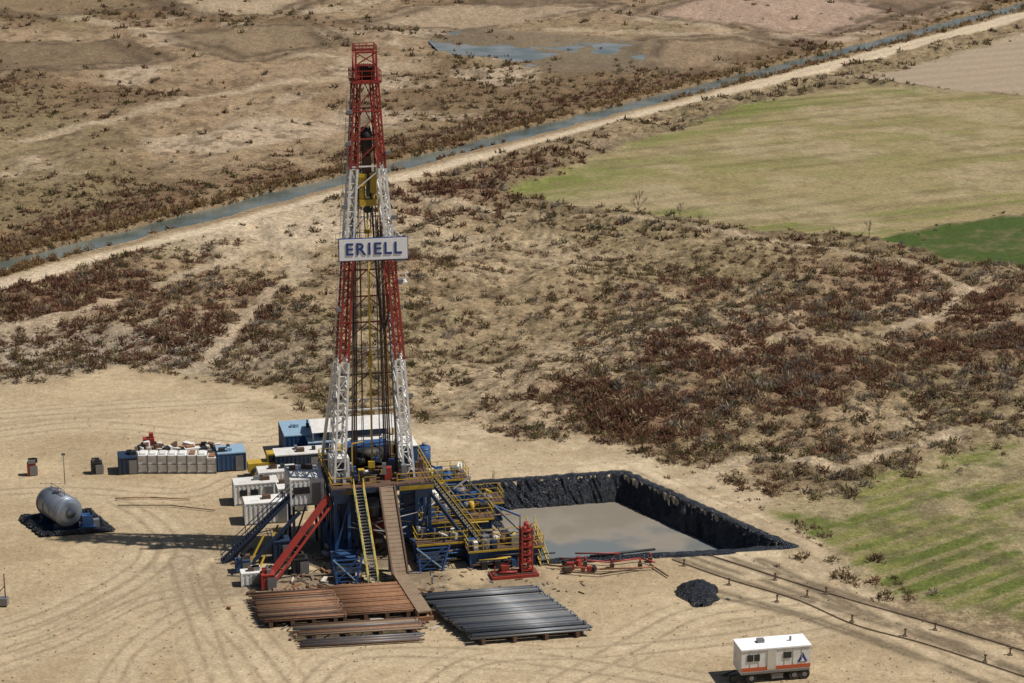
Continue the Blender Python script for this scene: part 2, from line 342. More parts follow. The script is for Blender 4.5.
def mat_attr(name,rough,fine=True):
    m=bpy.data.materials.new(name); m.use_nodes=True; n=m.node_tree; b=n.nodes['Principled BSDF']; b.inputs['Roughness'].default_value=rough
    b.inputs['Specular IOR Level'].default_value=0.12
    at=n.nodes.new('ShaderNodeAttribute'); at.attribute_name='Col'
    if not fine:   # thin dry twigs: part reflect, part transmit
        n.nodes.remove(b); d=n.nodes.new('ShaderNodeBsdfDiffuse'); tr=n.nodes.new('ShaderNodeBsdfTranslucent'); ms=n.nodes.new('ShaderNodeMixShader'); ms.inputs[0].default_value=.40
        n.links.new(at.outputs['Color'],d.inputs[0]); n.links.new(at.outputs['Color'],tr.inputs[0]); n.links.new(d.outputs[0],ms.inputs[1]); n.links.new(tr.outputs[0],ms.inputs[2])
        n.links.new(ms.outputs[0],n.nodes['Material Output'].inputs[0]); return m
    ge=n.nodes.new('ShaderNodeNewGeometry'); cur=at.outputs['Color']; hs=[]
    for sc,lo,hi in((3.2,0.40,1.60),(1.0,0.62,1.38),(0.25,0.85,1.15)):
        no=n.nodes.new('ShaderNodeTexNoise'); no.inputs['Scale'].default_value=sc; no.inputs['Detail'].default_value=5; no.inputs['Roughness'].default_value=0.65
        n.links.new(ge.outputs['Position'],no.inputs['Vector'])
        mr=n.nodes.new('ShaderNodeMapRange'); mr.inputs[1].default_value=.25; mr.inputs[2].default_value=.75; mr.inputs[3].default_value=lo; mr.inputs[4].default_value=hi
        n.links.new(no.outputs[0],mr.inputs[0])
        mm=n.nodes.new('ShaderNodeMixRGB'); mm.blend_type='MULTIPLY'; n.links.new(at.outputs['Alpha'],mm.inputs[0])
        n.links.new(cur,mm.inputs[1]); n.links.new(mr.outputs[0],mm.inputs[2]); cur=mm.outputs[0]; hs.append(no.outputs[0])
    n.links.new(cur,b.inputs['Base Color'])
    bp=n.nodes.new('ShaderNodeBump'); n.links.new(at.outputs['Alpha'],bp.inputs['Strength']); bp.inputs['Distance'].default_value=.26
    n.links.new(hs[1],bp.inputs['Height']); n.links.new(bp.outputs[0],b.inputs['Normal'])
    return m
me.materials.append(mat_attr('earth_and_fields',0.95))
scene.collection.objects.link(bpy.data.objects.new('ground',me))

# ---------------------------------------------------------------- water
def mat_water(name,col,rough,bs=.3,sc=2.0,spec=.5):
    m=bpy.data.materials.new(name); m.use_nodes=True; n=m.node_tree; b=n.nodes['Principled BSDF']
    b.inputs['Base Color'].default_value=(*col,1); b.inputs['Roughness'].default_value=rough; b.inputs['Specular IOR Level'].default_value=spec
    no=n.nodes.new('ShaderNodeTexNoise'); no.inputs['Scale'].default_value=sc; ge=n.nodes.new('ShaderNodeNewGeometry')
    n.links.new(ge.outputs['Position'],no.inputs['Vector'])
    bp=n.nodes.new('ShaderNodeBump'); bp.inputs['Strength'].default_value=bs; bp.inputs['Distance'].default_value=.05
    n.links.new(no.outputs[0],bp.inputs['Height']); n.links.new(bp.outputs[0],b.inputs['Normal'])
    n2=n.nodes.new('ShaderNodeTexNoise'); n2.inputs['Scale'].default_value=.09; n2.inputs['Detail'].default_value=5; n.links.new(ge.outputs['Position'],n2.inputs['Vector'])
    rr=n.nodes.new('ShaderNodeValToRGB'); rr.color_ramp.elements[0].position=.38; rr.color_ramp.elements[1].position=.62
    rr.color_ramp.elements[0].color=(col[0]*.55,col[1]*.62,col[2]*.6,1); rr.color_ramp.elements[1].color=(col[0]*1.2,col[1]*1.15,col[2]*1.1,1)
    n.links.new(n2.outputs[0],rr.inputs[0]); n.links.new(rr.outputs[0],b.inputs['Base Color']); return m
WAT=mat_water('canal_water',(0.135,0.150,0.135),0.18,spec=.28)
b=B(); a=c0-cd*350; e=c0+cd*2500; H_=5.2
b.add([(a[0]-cn[0]*H_,a[1]-cn[1]*H_,-.55),(a[0]+cn[0]*H_,a[1]+cn[1]*H_,-.55),(e[0]+cn[0]*H_,e[1]+cn[1]*H_,-.55),(e[0]-cn[0]*H_,e[1]-cn[1]*H_,-.55)],[(0,1,2,3)],WAT)
b.obj('canal_water')
b=B(); b.add([(*p,-.12) for p in MARSH],[tuple(range(len(MARSH)))],mat_water('marsh_water',(0.19,0.195,0.19),0.2,.2,spec=.35)); b.obj('marsh_pool_water')

# ---------------------------------------------------------------- vegetation
def foliage(name,px,py,pz,R,Hh,K,col,qs,matn):
    n=len(px); rep=np.repeat(np.arange(n),K); N=n*K
    az=rng.uniform(0,2*np.pi,N); el=np.arcsin(rng.uniform(0,1,N)); rr=rng.uniform(.1,1,N)**.6
    lob=1+.3*np.sin(3*az+rep*1.7)
    cx=px[rep]+R[rep]*rr*lob*np.cos(az)*np.cos(el); cy=py[rep]+R[rep]*rr*lob*np.sin(az)*np.cos(el); cz=pz[rep]+Hh[rep]*rr*np.sin(el)
    out=np.stack([np.cos(az)*np.cos(el),np.sin(az)*np.cos(el),np.sin(el)+.5],1)   # twigs fan outwards
    a=out+rng.normal(size=(N,3))*.5; a/=np.linalg.norm(a,axis=1)[:,None]; c=rng.normal(size=(N,3)); c=np.cross(a,c); c/=np.linalg.norm(c,axis=1)[:,None]
    s_=(qs*R[rep]*rng.uniform(.5,1.3,N))[:,None]; ctr=np.stack([cx,cy,cz],1)
    V=np.stack([ctr-a*s_-c*s_*.35,ctr-a*s_*.6+c*s_*.5,ctr+a*s_*1.2],1).reshape(-1,3)
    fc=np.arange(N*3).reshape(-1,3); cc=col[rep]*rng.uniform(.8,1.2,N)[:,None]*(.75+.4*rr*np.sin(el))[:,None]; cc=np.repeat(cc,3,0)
    me=bpy.data.meshes.new(name); npmesh(me,V,fc,cc,False); me.materials.append(matn)
    ob=bpy.data.objects.new(name,me); scene.collection.objects.link(ob)
LEAF=mat_attr('dry_foliage',0.9,fine=False)
NC=190000
vv=rng.uniform(-25,600,NC); uu=rng.uniform(-180,1200,NC)
pt=np.array([S(a,c) for a,c in zip(uu,vv)]); px,py=pt[:,0],pt[:,1]
_,pz,den,cl,band,far=ground(px,py)
keep=rng.uniform(0,1,NC)<den*.50; px,py,pz,cl,band,far=[q[keep] for q in(px,py,pz,cl,band,far)]
reed=band>5; band=np.where(reed,band-10,band)
n=len(px); r=rng.uniform(0,1,n); g=fbm(px,py,26,3,90)
col=np.tile(np.array([0.225,0.163,0.097]),(n,1))
redm=(r<(.16+cl*.75+band*.5)); col[redm]=(0.215,0.118,0.076)
gm=(~redm)&(r>.62)&(g>.45)&(far<.5); col[gm]=(0.29,0.245,0.19)
om=(~redm)&(r>.42)&(r<.62); col[om]=(0.17,0.142,0.068)
sm_=(~redm)&(r>.84); col[sm_]=(0.40,0.31,0.185)
col[reed]=np.where(rng.uniform(0,1,reed.sum())[:,None]<.55,np.array([0.27,0.165,0.08]),np.array([0.36,0.26,0.14]))
col*=rng.uniform(.65,1.22,n)[:,None]
R=(.24+.85*rng.uniform(0,1,n)**2.4)*(1+.45*cl)*(1+.9*ss(330,800,py))
Hh=R*rng.uniform(.6,1.05,n); R[reed]=rng.uniform(.5,.95,reed.sum()); Hh[reed]=R[reed]*1.6
nr_=py<330
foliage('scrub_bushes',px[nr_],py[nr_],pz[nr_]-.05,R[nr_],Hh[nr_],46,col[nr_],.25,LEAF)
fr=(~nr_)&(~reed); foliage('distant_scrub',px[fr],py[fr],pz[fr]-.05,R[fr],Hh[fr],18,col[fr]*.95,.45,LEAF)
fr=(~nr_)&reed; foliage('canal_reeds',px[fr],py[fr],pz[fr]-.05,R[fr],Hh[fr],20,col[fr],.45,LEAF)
print('BUSHES',n,nr_.sum(),reed.sum())
BARK=mat_paint('bare_branches',(0.17,0.13,0.10),0.9)
def bare_tree(u,v,h):
    b=B(); random.seed(int(u))
    def br(p,d,l,r,k):
        q=p+d*l; b.cyl(p,q,r,BARK,5,r*.6)
        if k==0:return
        for _ in range(4 if k>1 else 6):
            nd=(d+Vector((random.uniform(-.8,.8),random.uniform(-.8,.8),random.uniform(-.1,.5)))).normalized()
            br(p.lerp(q,random.uniform(.5,1)),nd,l*random.uniform(.5,.75),r*.5,k-1)
    br(Vector((0,0,-.2)),Vector((0,0,1)),h*.42,h*.02,3); b.obj('bare_tree',S(u,v))
for q in((638,217,6),(680,220,4),(869,238,4),(540,222,3),(700,226,3)): bare_tree(*q)

# ---------------------------------------------------------------- mud pit
def rim_in(P,d):
    out=[]; n=len(P)
    for i in range(n):
        p=Vector(P[i]); a=(Vector(P[i-1])-p).normalized(); q=(Vector(P[(i+1)%n])-p).normalized(); bi=(a+q).normalized()
        k=d/max(math.sin(math.acos(max(-1,min(1,a.dot(q))))/2),.2); out.append(p+bi*k)
    return out
prof=[(-1.3,-.02),(-1.05,.20),(-.6,.27),(-.15,.2),(.1,-.3),(.35,-.9),(.6,-1.5),(.8,-2.0),(1.05,-2.6),(1.3,-3.3)]
prof=[(float(np.interp(t_,range(10),[p[0] for p in prof])),float(np.interp(t_,range(10),[p[1] for p in prof]))) for t_ in np.linspace(0,9,26)]
rings=[rim_in(PIT,d) for d,_ in prof]; pts=[];NS=150
for j,(d,z) in enumerate(prof):
    for i in range(4):
        for k in range(NS):
            p=rings[j][i].lerp(rings[j][(i+1)%4],k/NS); pts.append((p.x,p.y,z))
pts=np.array(pts); M=4*NS; ii=np.arange(len(pts))%M
wr=(fbm(ii*1.0,pts[:,2]*1.2,11,3,80)-.5)            # slow sag
fold=np.abs(fbm(ii*.5+pts[:,2]*2.2,pts[:,2]*.9,3.2,2,85)-.5)  # drape folds
fold2=np.abs(fbm(ii*.5-pts[:,2]*3.5,pts[:,2]*1.5,1.6,2,88)-.5)
k=wr*.5+fold*1.0+fold2*.5
inner=ss(-.3,.6,-pts[:,2]+.2)
pts[:,0]+=k*.6*(.35+.65*inner); pts[:,1]+=k*.9*(.35+.65*inner); pts[:,2]+=np.where(pts[:,2]>0,(fold-.12)*.18,-fold*.2)
fs=[(j*M+i,j*M+(i+1)%M,(j+1)*M+(i+1)%M,(j+1)*M+i) for j in range(len(prof)-1) for i in range(M)]
b=B(); b.add(pts.tolist(),fs,TARP,True)
pit=empty('mud_pit',(0,0,0)); b.obj('plastic_liner',parent=pit)
m=bpy.data.materials.new('drilling_mud'); m.use_nodes=True; n=m.node_tree; bs=n.nodes['Principled BSDF']
ge=n.nodes.new('ShaderNodeNewGeometry'); no=n.nodes.new('ShaderNodeTexNoise'); no.inputs['Scale'].default_value=.16; no.inputs['Detail'].default_value=7
n.links.new(ge.outputs['Position'],no.inputs['Vector'])
sx=n.nodes.new('ShaderNodeSeparateXYZ'); n.links.new(ge.outputs['Position'],sx.inputs[0])
mr=n.nodes.new('ShaderNodeMapRange'); mr.inputs[1].default_value=194; mr.inputs[2].default_value=209; mr.inputs[3].default_value=-.20; mr.inputs[4].default_value=.20
n.links.new(sx.outputs[1],mr.inputs[0]); ad=n.nodes.new('ShaderNodeMath'); ad.operation='ADD'; n.links.new(mr.outputs[0],ad.inputs[0]); n.links.new(no.outputs[0],ad.inputs[1])
r=n.nodes.new('ShaderNodeValToRGB'); e=r.color_ramp.elements; e[0].position=.42; e[0].color=(0.155,0.168,0.168,1); e[1].position=.56; e[1].color=(0.225,0.197,0.160,1); e2=e.new(.7); e2.color=(0.19,0.165,0.128,1)
n.links.new(ad.outputs[0],r.inputs[0]); n.links.new(r.outputs[0],bs.inputs['Base Color'])
r2=n.nodes.new('ShaderNodeMapRange'); r2.inputs[1].default_value=.42; r2.inputs[2].default_value=.56; r2.inputs[3].default_value=.25; r2.inputs[4].default_value=.7
n.links.new(ad.outputs[0],r2.inputs[0]); n.links.new(r2.outputs[0],bs.inputs['Roughness'])
b=B(); rr=rim_in(PIT,.7); b.add([(p.x,p.y,-2.75) for p in rr],[(0,1,2,3)],m); b.obj('mud_surface',parent=pit)

# ---------------------------------------------------------------- drilling rig
YAW=math.radians(13); O=(-14.0,192.5)
rig=empty('drilling_rig',O,YAW)
FZ=7.6; MT=46.6
HWP=[(7.6,3.95),(20.5,3.1),(31,2.3),(39.2,1.6),(MT,1.15)]
def hwz(z): return float(np.interp(z,[p[0] for p in HWP],[p[1] for p in HWP]))
def mc(z): return RED if (z>38.1 or 20.0<z<30.6) else WHITE
b=B(); zs=np.linspace(FZ,MT,30)
for sgn in(-1,1):
    def ring(z):
        h=hwz(z); wi=float(np.interp(z,[7.6,47],[1.0,.55])); y0=-2.3+float(np.interp(z,[7.6,47],[0,.5])); y1=float(np.interp(z,[7.6,47],[.3,-.1]))
        return [Vector((sgn*h,y0,z)),Vector((sgn*(h-wi),y0,z)),Vector((sgn*(h-wi),y1,z)),Vector((sgn*h,y1,z))]
    for k in range(len(zs)-1):
        A=ring(zs[k]);Q=ring(zs[k+1]);mm=mc((zs[k]+zs[k+1])/2)
        for j in range(4):
            b.beam(A[j],Q[j],.20 if zs[k]<39 else .16,mm); b.beam(Q[j],Q[(j+1)%4],.09,mm)
            if k%2: b.beam(A[j],Q[(j+1)%4],.08,mm)
            else: b.beam(A[(j+1)%4],Q[j],.08,mm)
lv=np.linspace(FZ+5,MT,14)
for k in range(len(lv)-1):
    z0,z1=lv[k],lv[k+1]; mm=mc((z0+z1)/2); h0,h1=hwz(z0)-.1,hwz(z1)-.1; y=.1
    if z0<20: mm=RUST2 if k%2 else WHITE
    b.beam((-h1,y,z1),(h1,y,z1),.13,mm); 
    b.beam((-h0,y,z0),(0,y,z1),.10,mm); b.beam((h0,y,z0),(0,y,z1),.10,mm)
    if z0>36: b.beam((-h0,-1.9,z0),(h1,-1.9,z1),.09,mm); b.beam((-h1,-1.9,z1),(h1,-1.9,z1),.12,mm)
for dx in(-.2,.2): b.beam((-hwz(FZ)-.3+dx,-1,FZ),(-hwz(46)-.3+dx,-1,46),.05,WHITE)
for z in np.arange(FZ,46,.6): b.beam((-hwz(z)-.5,-1,z),(-hwz(z)-.1,-1,z),.04,WHITE)
b.cyl((hwz(FZ)-1.3,-.3,FZ),(hwz(24)-.8,-.5,24),.11,GREY,6)
for s_,z in((-1,16),(1,16),(-1,25),(1,27.5),(1,40),(-1,35),(1,33.8),(-1,44),(-1,41)):
    b.box((s_*(hwz(z)+.35),-2,z),(.5,.35,.35),GREY); b.box((s_*(hwz(z)+.2),-1.2,z-.3),(.7,1.2,.06),mc(z))
b.box((hwz(27)+.6,-1,27.2),(1.0,1.4,.1),WHITE); b.rail([(hwz(27)+.1,-1.7,27.2),(hwz(27)+1.1,-1.7,27.2),(hwz(27)+1.1,-.3,27.2)],WHITE,1.0)
for k in range(3):  # service loops and cables down the mast
    x0=-1.3+.35*k; b.beam((x0*.6,-.2,44),(x0*1.5,-.1,9),.05,BLK)
b.beam((1.5*.6,-.2,44),(2.3,-.1,9),.07,YEL)
b.obj('mast',parent=rig)
b=B()
b.box((0,-1,MT+.15),(2.7,2.4,.25),RED); b.rail([(-1.35,-2.2,MT+.2),(1.35,-2.2,MT+.2),(1.35,.2,MT+.2),(-1.35,.2,MT+.2)],RED,1.0,True,.9,.06)
CT=MT+2.9
for sx_ in(-1,1):
    for yy in(-1.9,-.1): b.beam((sx_*1.0,yy,MT+.2),(sx_*.95,yy,CT),.17,RED)
    b.beam((sx_*1.0,-1.9,MT+.4),(sx_*1.0,-.1,CT-.1),.1,RED); b.box((sx_*.72,-1,MT+1),(.25,1.6,1.2),RED)
b.box((0,-1.9,CT),(2.1,.18,.18),RED); b.box((0,-.1,CT),(2.1,.18,.18),RED); b.box((0,-1.9,MT+1.7),(1.9,.14,.14),RED)
b.beam((-1,-1.9,MT+1.7),(1,-1.9,CT),.1,RED); b.beam((1,-1.9,MT+1.7),(-1,-1.9,CT),.1,RED)
for k in range(6): b.cyl((-.55+k*.2,-1,MT+1),(-.45+k*.2,-1,MT+1),.75,RUST2,16)
b.rail([(-1.0,-1.9,CT+.05),(1.0,-1.9,CT+.05),(1.0,-.1,CT+.05),(-1.0,-.1,CT+.05)],RED,.6,True,.7,.06)
b.obj('crown_block',parent=rig)
b=B()
for k in range(8): b.beam((-.5+k*.14,-1,47),(-.35+k*.1,-1,42),.035,BLK)
b.box((0,-1,41.0),(1.0,.9,1.9),BLK); b.cyl((-.4,-1,41.6),(.4,-1,41.6),.8,BLK,14); b.cyl((-.4,-1,40.3),(.4,-1,40.3),.6,RUST2,14)
b.box((0,-1.1,38.7),(.8,.7,1.9),RUST2); b.box((-.4,-1.2,37.4),(1.0,.8,1.2),YEL); b.box((.45,-1.2,37.1),(.7,.7,1.9),YEL); b.box((.05,-1.25,36.9),(.25,.9,2.2),BLK); b.cyl((-.5,-1.2,35.2),(-.5,-1.2,36.8),.3,YEL,10); b.cyl((.45,-1.2,34.9),(.45,-1.2,36.2),.24,YEL,10); b.box((0,-1.2,35.2),(1.6,.8,.6),YEL); b.box((0,-1.0,34.6),(.5,.5,.9),BLK)
for sx_ in(-1,1): b.beam((sx_*.8,-.8,45),(sx_*.8,-.8,9),.09,RUST2)
for sx_ in(-1,1): b.cyl((sx_*.35,-1,34.6),(sx_*.25,-1,32.4),.06,GREY,6)
b.box((0,-1,32.3),(.7,.4,.35),YEL)
b.cyl((0,-1,34.2),(0,-1,8),.10,YEL,8); b.cyl((.0,-1,20),(0,-1,18.8),.2,YEL,8)
pr=None
for k in range(24):
    t_=k/23; q=Vector((.3+ (hwz(24)-1.1-.3)*t_, -1.5, 36*(1-t_)+24*t_-6*math.sin(math.pi*t_)))
    if pr is not None: b.cyl(pr,q,.09,BLK,6,caps=False)
    pr=q
b.obj('travelling_block_and_top_drive',parent=rig)
b=B(); random.seed(3)
for g0,g1 in((-1.9,-1.45),(1.35,2.15)):
    for xx in np.arange(g0,g1,.2):
        for yy in(-.55,-.25):
            lean=random.uniform(-.06,.06); b.cyl((xx*1.0,yy,FZ+.1),(xx*.72+lean,yy+.0,33.5+random.uniform(-.3,.3)),.055,random.choice([RUST2,RUST,GREY,RUST2]),5)
b.obj('racked_drill_pipe',parent=rig)
b=B(); b.box((0,-.2,30.7),(5.6,.9,.12),WHITE); b.box((-2.3,-2.1,30.7),(1.2,1.2,.1),WHITE); b.box((2.4,-2.1,30.7),(1.6,1.2,.1),WHITE)
for k in range(9): b.beam((-1.9+k*.18,-.6,30.75),(-1.9+k*.18,-2.0,30.75),.05,GREY)
b.rail([(-2.9,.4,30.8),(2.9,.4,30.8),(3.1,-2.6,30.8)],WHITE,1.1); b.beam((-2.9,-2.7,30.6),(3.6,-2.7,30.6),.14,WHITE)
b.box((2.8,-2.2,29.9),(1.0,.8,.7),GREY)
b.obj('monkey_board',parent=rig)
b=B(); cx=.5
b.box((cx,.4,FZ-.25),(10.2,9.6,.5),DBLUE); b.box((cx,.4,FZ+.03),(10.0,9.4,.05),RUST2)
for sx_ in(-1,1):
    X0=cx+sx_*4.0
    b.box((X0,.3,.5),(1.9,12.6,1.0),DBLUE); b.box((X0,.3,1.12),(2.1,12.8,.22),BLUE)
    b.box((X0,.2,FZ-.95),(1.7,9.2,.9),DBLUE)
    for yy in(-3.9,-1.2,1.8,4.6):
        for dx in(-.65,.65): b.beam((X0+dx,yy,1.2),(X0+dx,yy,FZ-1.3),.30,BLUE)
        b.beam((X0-.65,yy,1.3),(X0+.65,yy,FZ-1.5),.16,BLUE)
    for a_,c_ in((-3.9,-1.2),(-1.2,1.8),(1.8,4.6)):
        for dx in(-.65,.65):
            b.beam((X0+dx,a_,1.3),(X0+dx,c_,FZ-1.5),.2,DBLUE); b.beam((X0+dx,c_,1.3),(X0+dx,a_,FZ-1.5),.2,DBLUE)
b.box((-2.5,-3.6,4.4),(1.8,.1,4.4),DBLUE); b.box((3.0,-3.55,4.6),(1.5,.3,5.4),BLUE); b.box((3.0,-3.75,5.6),(1.0,.1,1.6),DBLUE)
for z in(3,4.5,6): b.box((3.0,-3.78,z),(1.6,.12,.12),DBLUE)
b.box((cx,4.0,3.6),(5.5,.2,5),DBLUE)
b.cyl((0,-1,0),(0,-1,1.6),.55,RED,12); b.cyl((0,-1,1.6),(0,-1,3.4),.75,RED,12); b.cyl((0,-1,3.4),(0,-1,5.2),.6,GREY,12); b.box((0,-1,2.4),(2.8,.6,.6),RED); b.box((0,-1,3.1),(2.6,.5,.5),RED)
random.seed(31)
for k in range(16): b.box((random.uniform(-2.8,3),random.uniform(-3.4,-1.8),random.uniform(.6,5.5)),(random.uniform(.3,.8),.4,random.uniform(.4,1.6)),random.choice([GREY,BLK,YEL,DBLUE,BLUE,RUST2]))
for k in range(8): b.cyl((random.uniform(-4,-1),random.uniform(-4.2,-3.9),random.uniform(1,6)),(random.uniform(1.5,5),random.uniform(-4.2,-3.9),random.uniform(1,6)),.06,random.choice([BLK,GREY,BLK]),6)
b.obj('substructure',parent=rig)
b=B()
L0,L1,Fy,By=cx-5.0,cx+5.0,-4.3,5.1
b.rail([(-.2,Fy,FZ),(-1.3,Fy,FZ)],YEL); b.rail([(-2.6,Fy,FZ),(L0,Fy,FZ),(L0,By,FZ),(L1,By,FZ),(L1,Fy,FZ),(1.9,Fy,FZ)],YEL,1.15,False,1.3,.065)
b.box((3.8,Fy-.05,FZ-.3),(3.4,.1,.45),YEL); b.box((-3.2,Fy-.05,FZ-.3),(1.6,.1,.45),YEL)
b.box((.2,3.6,FZ+1.0),(4.2,2.0,1.9),BLUE); b.cyl((-1.5,2.3,FZ+1.1),(1.7,2.3,FZ+1.1),.75,BLK,14); b.box((-2.7,3.4,FZ+.9),(1.2,2,1.7),YEL)
b.box((-3.3,-.8,FZ+1.2),(1.8,2.4,2.3),WHITE); b.box((-2.36,-.8,FZ+1.5),(.08,1.9,1.1),GLASS); b.box((-3.3,-2.03,FZ+1.5),(1.3,.08,1.0),GLASS)
b.box((3.9,2.0,FZ+1.2),(1.8,3.2,2.2),BLUE); b.box((3.9,2.0,FZ+2.36),(1.9,3.3,.08),WHITE)
b.box((1.3,-2.4,FZ+.7),(.7,.6,1.2),RED); b.box((-1.2,-1.6,FZ+.5),(.6,.6,1.0),YEL); b.cyl((0,-1,FZ),(0,-1,FZ+.35),.7,BLK,14); b.box((2.7,-2.9,FZ+.5),(.6,.6,1.0),GREY)
random.seed(8)
for k in range(44): b.box((random.uniform(-3.8,4.8),random.uniform(-3.8,2.4),FZ+random.uniform(.3,1.6)),(random.uniform(.2,.7),random.uniform(.2,.6),random.uniform(.3,1.2)),random.choice([GREY,BLK,YEL,RUST2,BLK,BLUE,WHITE,RUST2,GREY,DBLUE]))
b.beam((-2.2,-2.5,FZ),(-2.2,-2.5,FZ+4.0),.12,YEL); b.beam((-2.2,-2.5,FZ+4),(-1.0,-2.0,FZ+4),.1,YEL)
for sx_ in(-1,1): b.beam((sx_*3.4,.2,19),(sx_*4.2,5.0,FZ),.26,WHITE); b.beam((sx_*3.7,2.0,14.6),(sx_*3.7,.2,12),.12,WHITE)
b.beam((-3.8,2.6,13.4),(3.8,2.6,13.4),.14,WHITE)
b.obj('rig_floor_equipment',parent=rig)
b=B()
p=Vector((.85,-4.4,FZ)); q=Vector((1.0,-10.6,.9)); 
for dx in(-.75,.75): b.beam(p+Vector((dx,0,0)),q+Vector((dx,0,0)),.16,RUST2,.4)
b.beam(p,q,1.4,WOOD,.12)
for k in range(22): e=p.lerp(q,(k+.5)/22); b.beam(e+Vector((-.7,0,.1)),e+Vector((.7,0,.1)),.04,WOOD)
b.beam((.5,-7.5,0),(.5,-7.5,4.0),.25,DBLUE); b.beam((1.5,-7.5,0),(1.5,-7.5,4.0),.25,DBLUE)
b.obj('v_door_ramp',parent=rig)
b=B(); a=Vector((1.0,-10.4,0)); e=Vector((1.6,-20.0,0)); 
b.beam(a+Vector((0,0,.85)),e+Vector((0,0,.85)),1.3,WOOD,.16)
for dx in(-.6,.6): b.beam(a+Vector((dx,0,.55)),e+Vector((dx,0,.55)),.14,RUST,.4)
for k in range(8): 
    qq=a.lerp(e,k/7); b.box((qq.x,qq.y,.2),(1.6,.25,.4),RUST)
b.obj('catwalk',parent=rig)
b=B(); b.stair((-1.95,-4.4,FZ),(-1.6,-10.8,.1),.95,GREEN,GREY,YEL,rt=.07); 
b.obj('front_stair',parent=rig)
b=B()
for (x0,y0,wd,hh) in((-4.1,-8.6,2.4,2.6),(4.4,-7.2,2.8,2.5)):
    for dx in(-.5,.5):
        for dy in(-.5,.5): b.beam((x0+dx*wd*.75,y0+dy*2.6,0),(x0+dx*wd*1.1+.3,y0+dy*2.0,hh),.2,BLUE)
    for k in range(6):
        z=.3+k*hh/6; b.beam((x0-.5*wd,y0-1.2,z),(x0+.5*wd+.2,y0-1.2,z),.10,BLUE); b.beam((x0-.5*wd,y0+1.2,z),(x0+.5*wd+.2,y0+1.2,z),.12,DBLUE)
    b.beam((x0-.5*wd,y0-1.25,0),(x0+.5*wd,y0-1.25,hh),.14,BLUE); b.beam((x0+.5*wd,y0-1.25,0),(x0-.5*wd,y0-1.25,hh),.12,LBLUE)
    b.box((x0,y0,.6),(wd*.8,1.6,1.0),BLK)
b.obj('pipe_handling_stands',parent=rig)
def lw(u,v,z=0):
    x,y=S(u,v,z); dx,dy=x-O[0],y-O[1]; c_,s_=math.cos(YAW),math.sin(YAW); return Vector((dx*c_+dy*s_,-dx*s_+dy*c_,z))
b=B(); p=lw(268,578,.6); q=lw(328,497,6.8)
b.beam(p,q,.42,RED,.5); b.beam(p+Vector((.7,-.3,-.2)),q+Vector((.3,-.2,-.8)),.18,RED); 
for k in range(1,7): b.beam((p).lerp(q,k/7)+Vector((0,0,-.2)),(p+Vector((.7,-.3,-.2))).lerp(q+Vector((.3,-.2,-.8)),k/7),.1,RED)
b.box(p+Vector((0,0,-.3)),(1.2,1.1,.7),RED); b.obj('raising_boom',parent=rig)
b=B(); p=lw(222,562,0); q=lw(296,491,6.6); b.stair(q,p,1.0,DBLUE,BLK,DBLUE,rt=.07); b.beam(q+Vector((0,.8,-.4)),p+Vector((1.2,.8,.2)),.4,DBLUE,.35)
p2=lw(250,565,0); b.beam(p2,lw(300,512,5),.3,DBLUE); 
for k in range(5): a_=lw(232+k*14,575-k*4,0); b.beam(a_,lw(250+k*14,545-k*10,3.0),.14,random.choice([DBLUE,YEL,BLK]))
b.obj('side_stair',parent=rig)
b=B(); q=Vector((L1,-3.6,FZ)); p=lw(485,548,1.2); b.stair(q,p,.9,DBLUE,GREY,YEL,rt=.055); b.beam((L1-.3,-4.6,FZ-1),p+Vector((-.8,-.6,-.6)),.3,DBLUE)
b.obj('mud_tank_stair',parent=rig)
sg=empty('rig_name_sign',(O[0]+math.cos(YAW)*.2+math.sin(YAW)*2.9,O[1]+math.sin(YAW)*.2-math.cos(YAW)*2.9,31.0),YAW*.8)
b=B(); b.box((0,0,0),(6.65,.16,2.2),SBLUE); b.box((0,-.09,0),(6.5,.06,2.05),SWHITE)
for dx in(-2.6,0,2.2): b.beam((dx,.1,.6),(dx-.3,.9,.4),.1,GREY); b.beam((dx,.1,-.8),(dx-.3,.9,-.2),.1,GREY)
b.obj('sign_panel',parent=sg)
cu=bpy.data.curves.new('txt','FONT'); cu.body='ERIELL'; cu.size=1.62; cu.extrude=.02; cu.offset=.03; cu.align_x='CENTER'; cu.align_y='CENTER'; cu.space_character=1.2
to=bpy.data.objects.new('tmp',cu); scene.collection.objects.link(to); bpy.context.view_layer.update()
tm=bpy.data.meshes.new_from_object(to.evaluated_get(bpy.context.evaluated_depsgraph_get())); bpy.data.objects.remove(to)
tm.materials.clear(); tm.materials.append(SBLUE); lo=bpy.data.objects.new('sign_lettering',tm); scene.collection.objects.link(lo); lo.parent=sg; lo.location=(0,-.145,0); lo.rotation_euler=(math.pi/2,0,0)

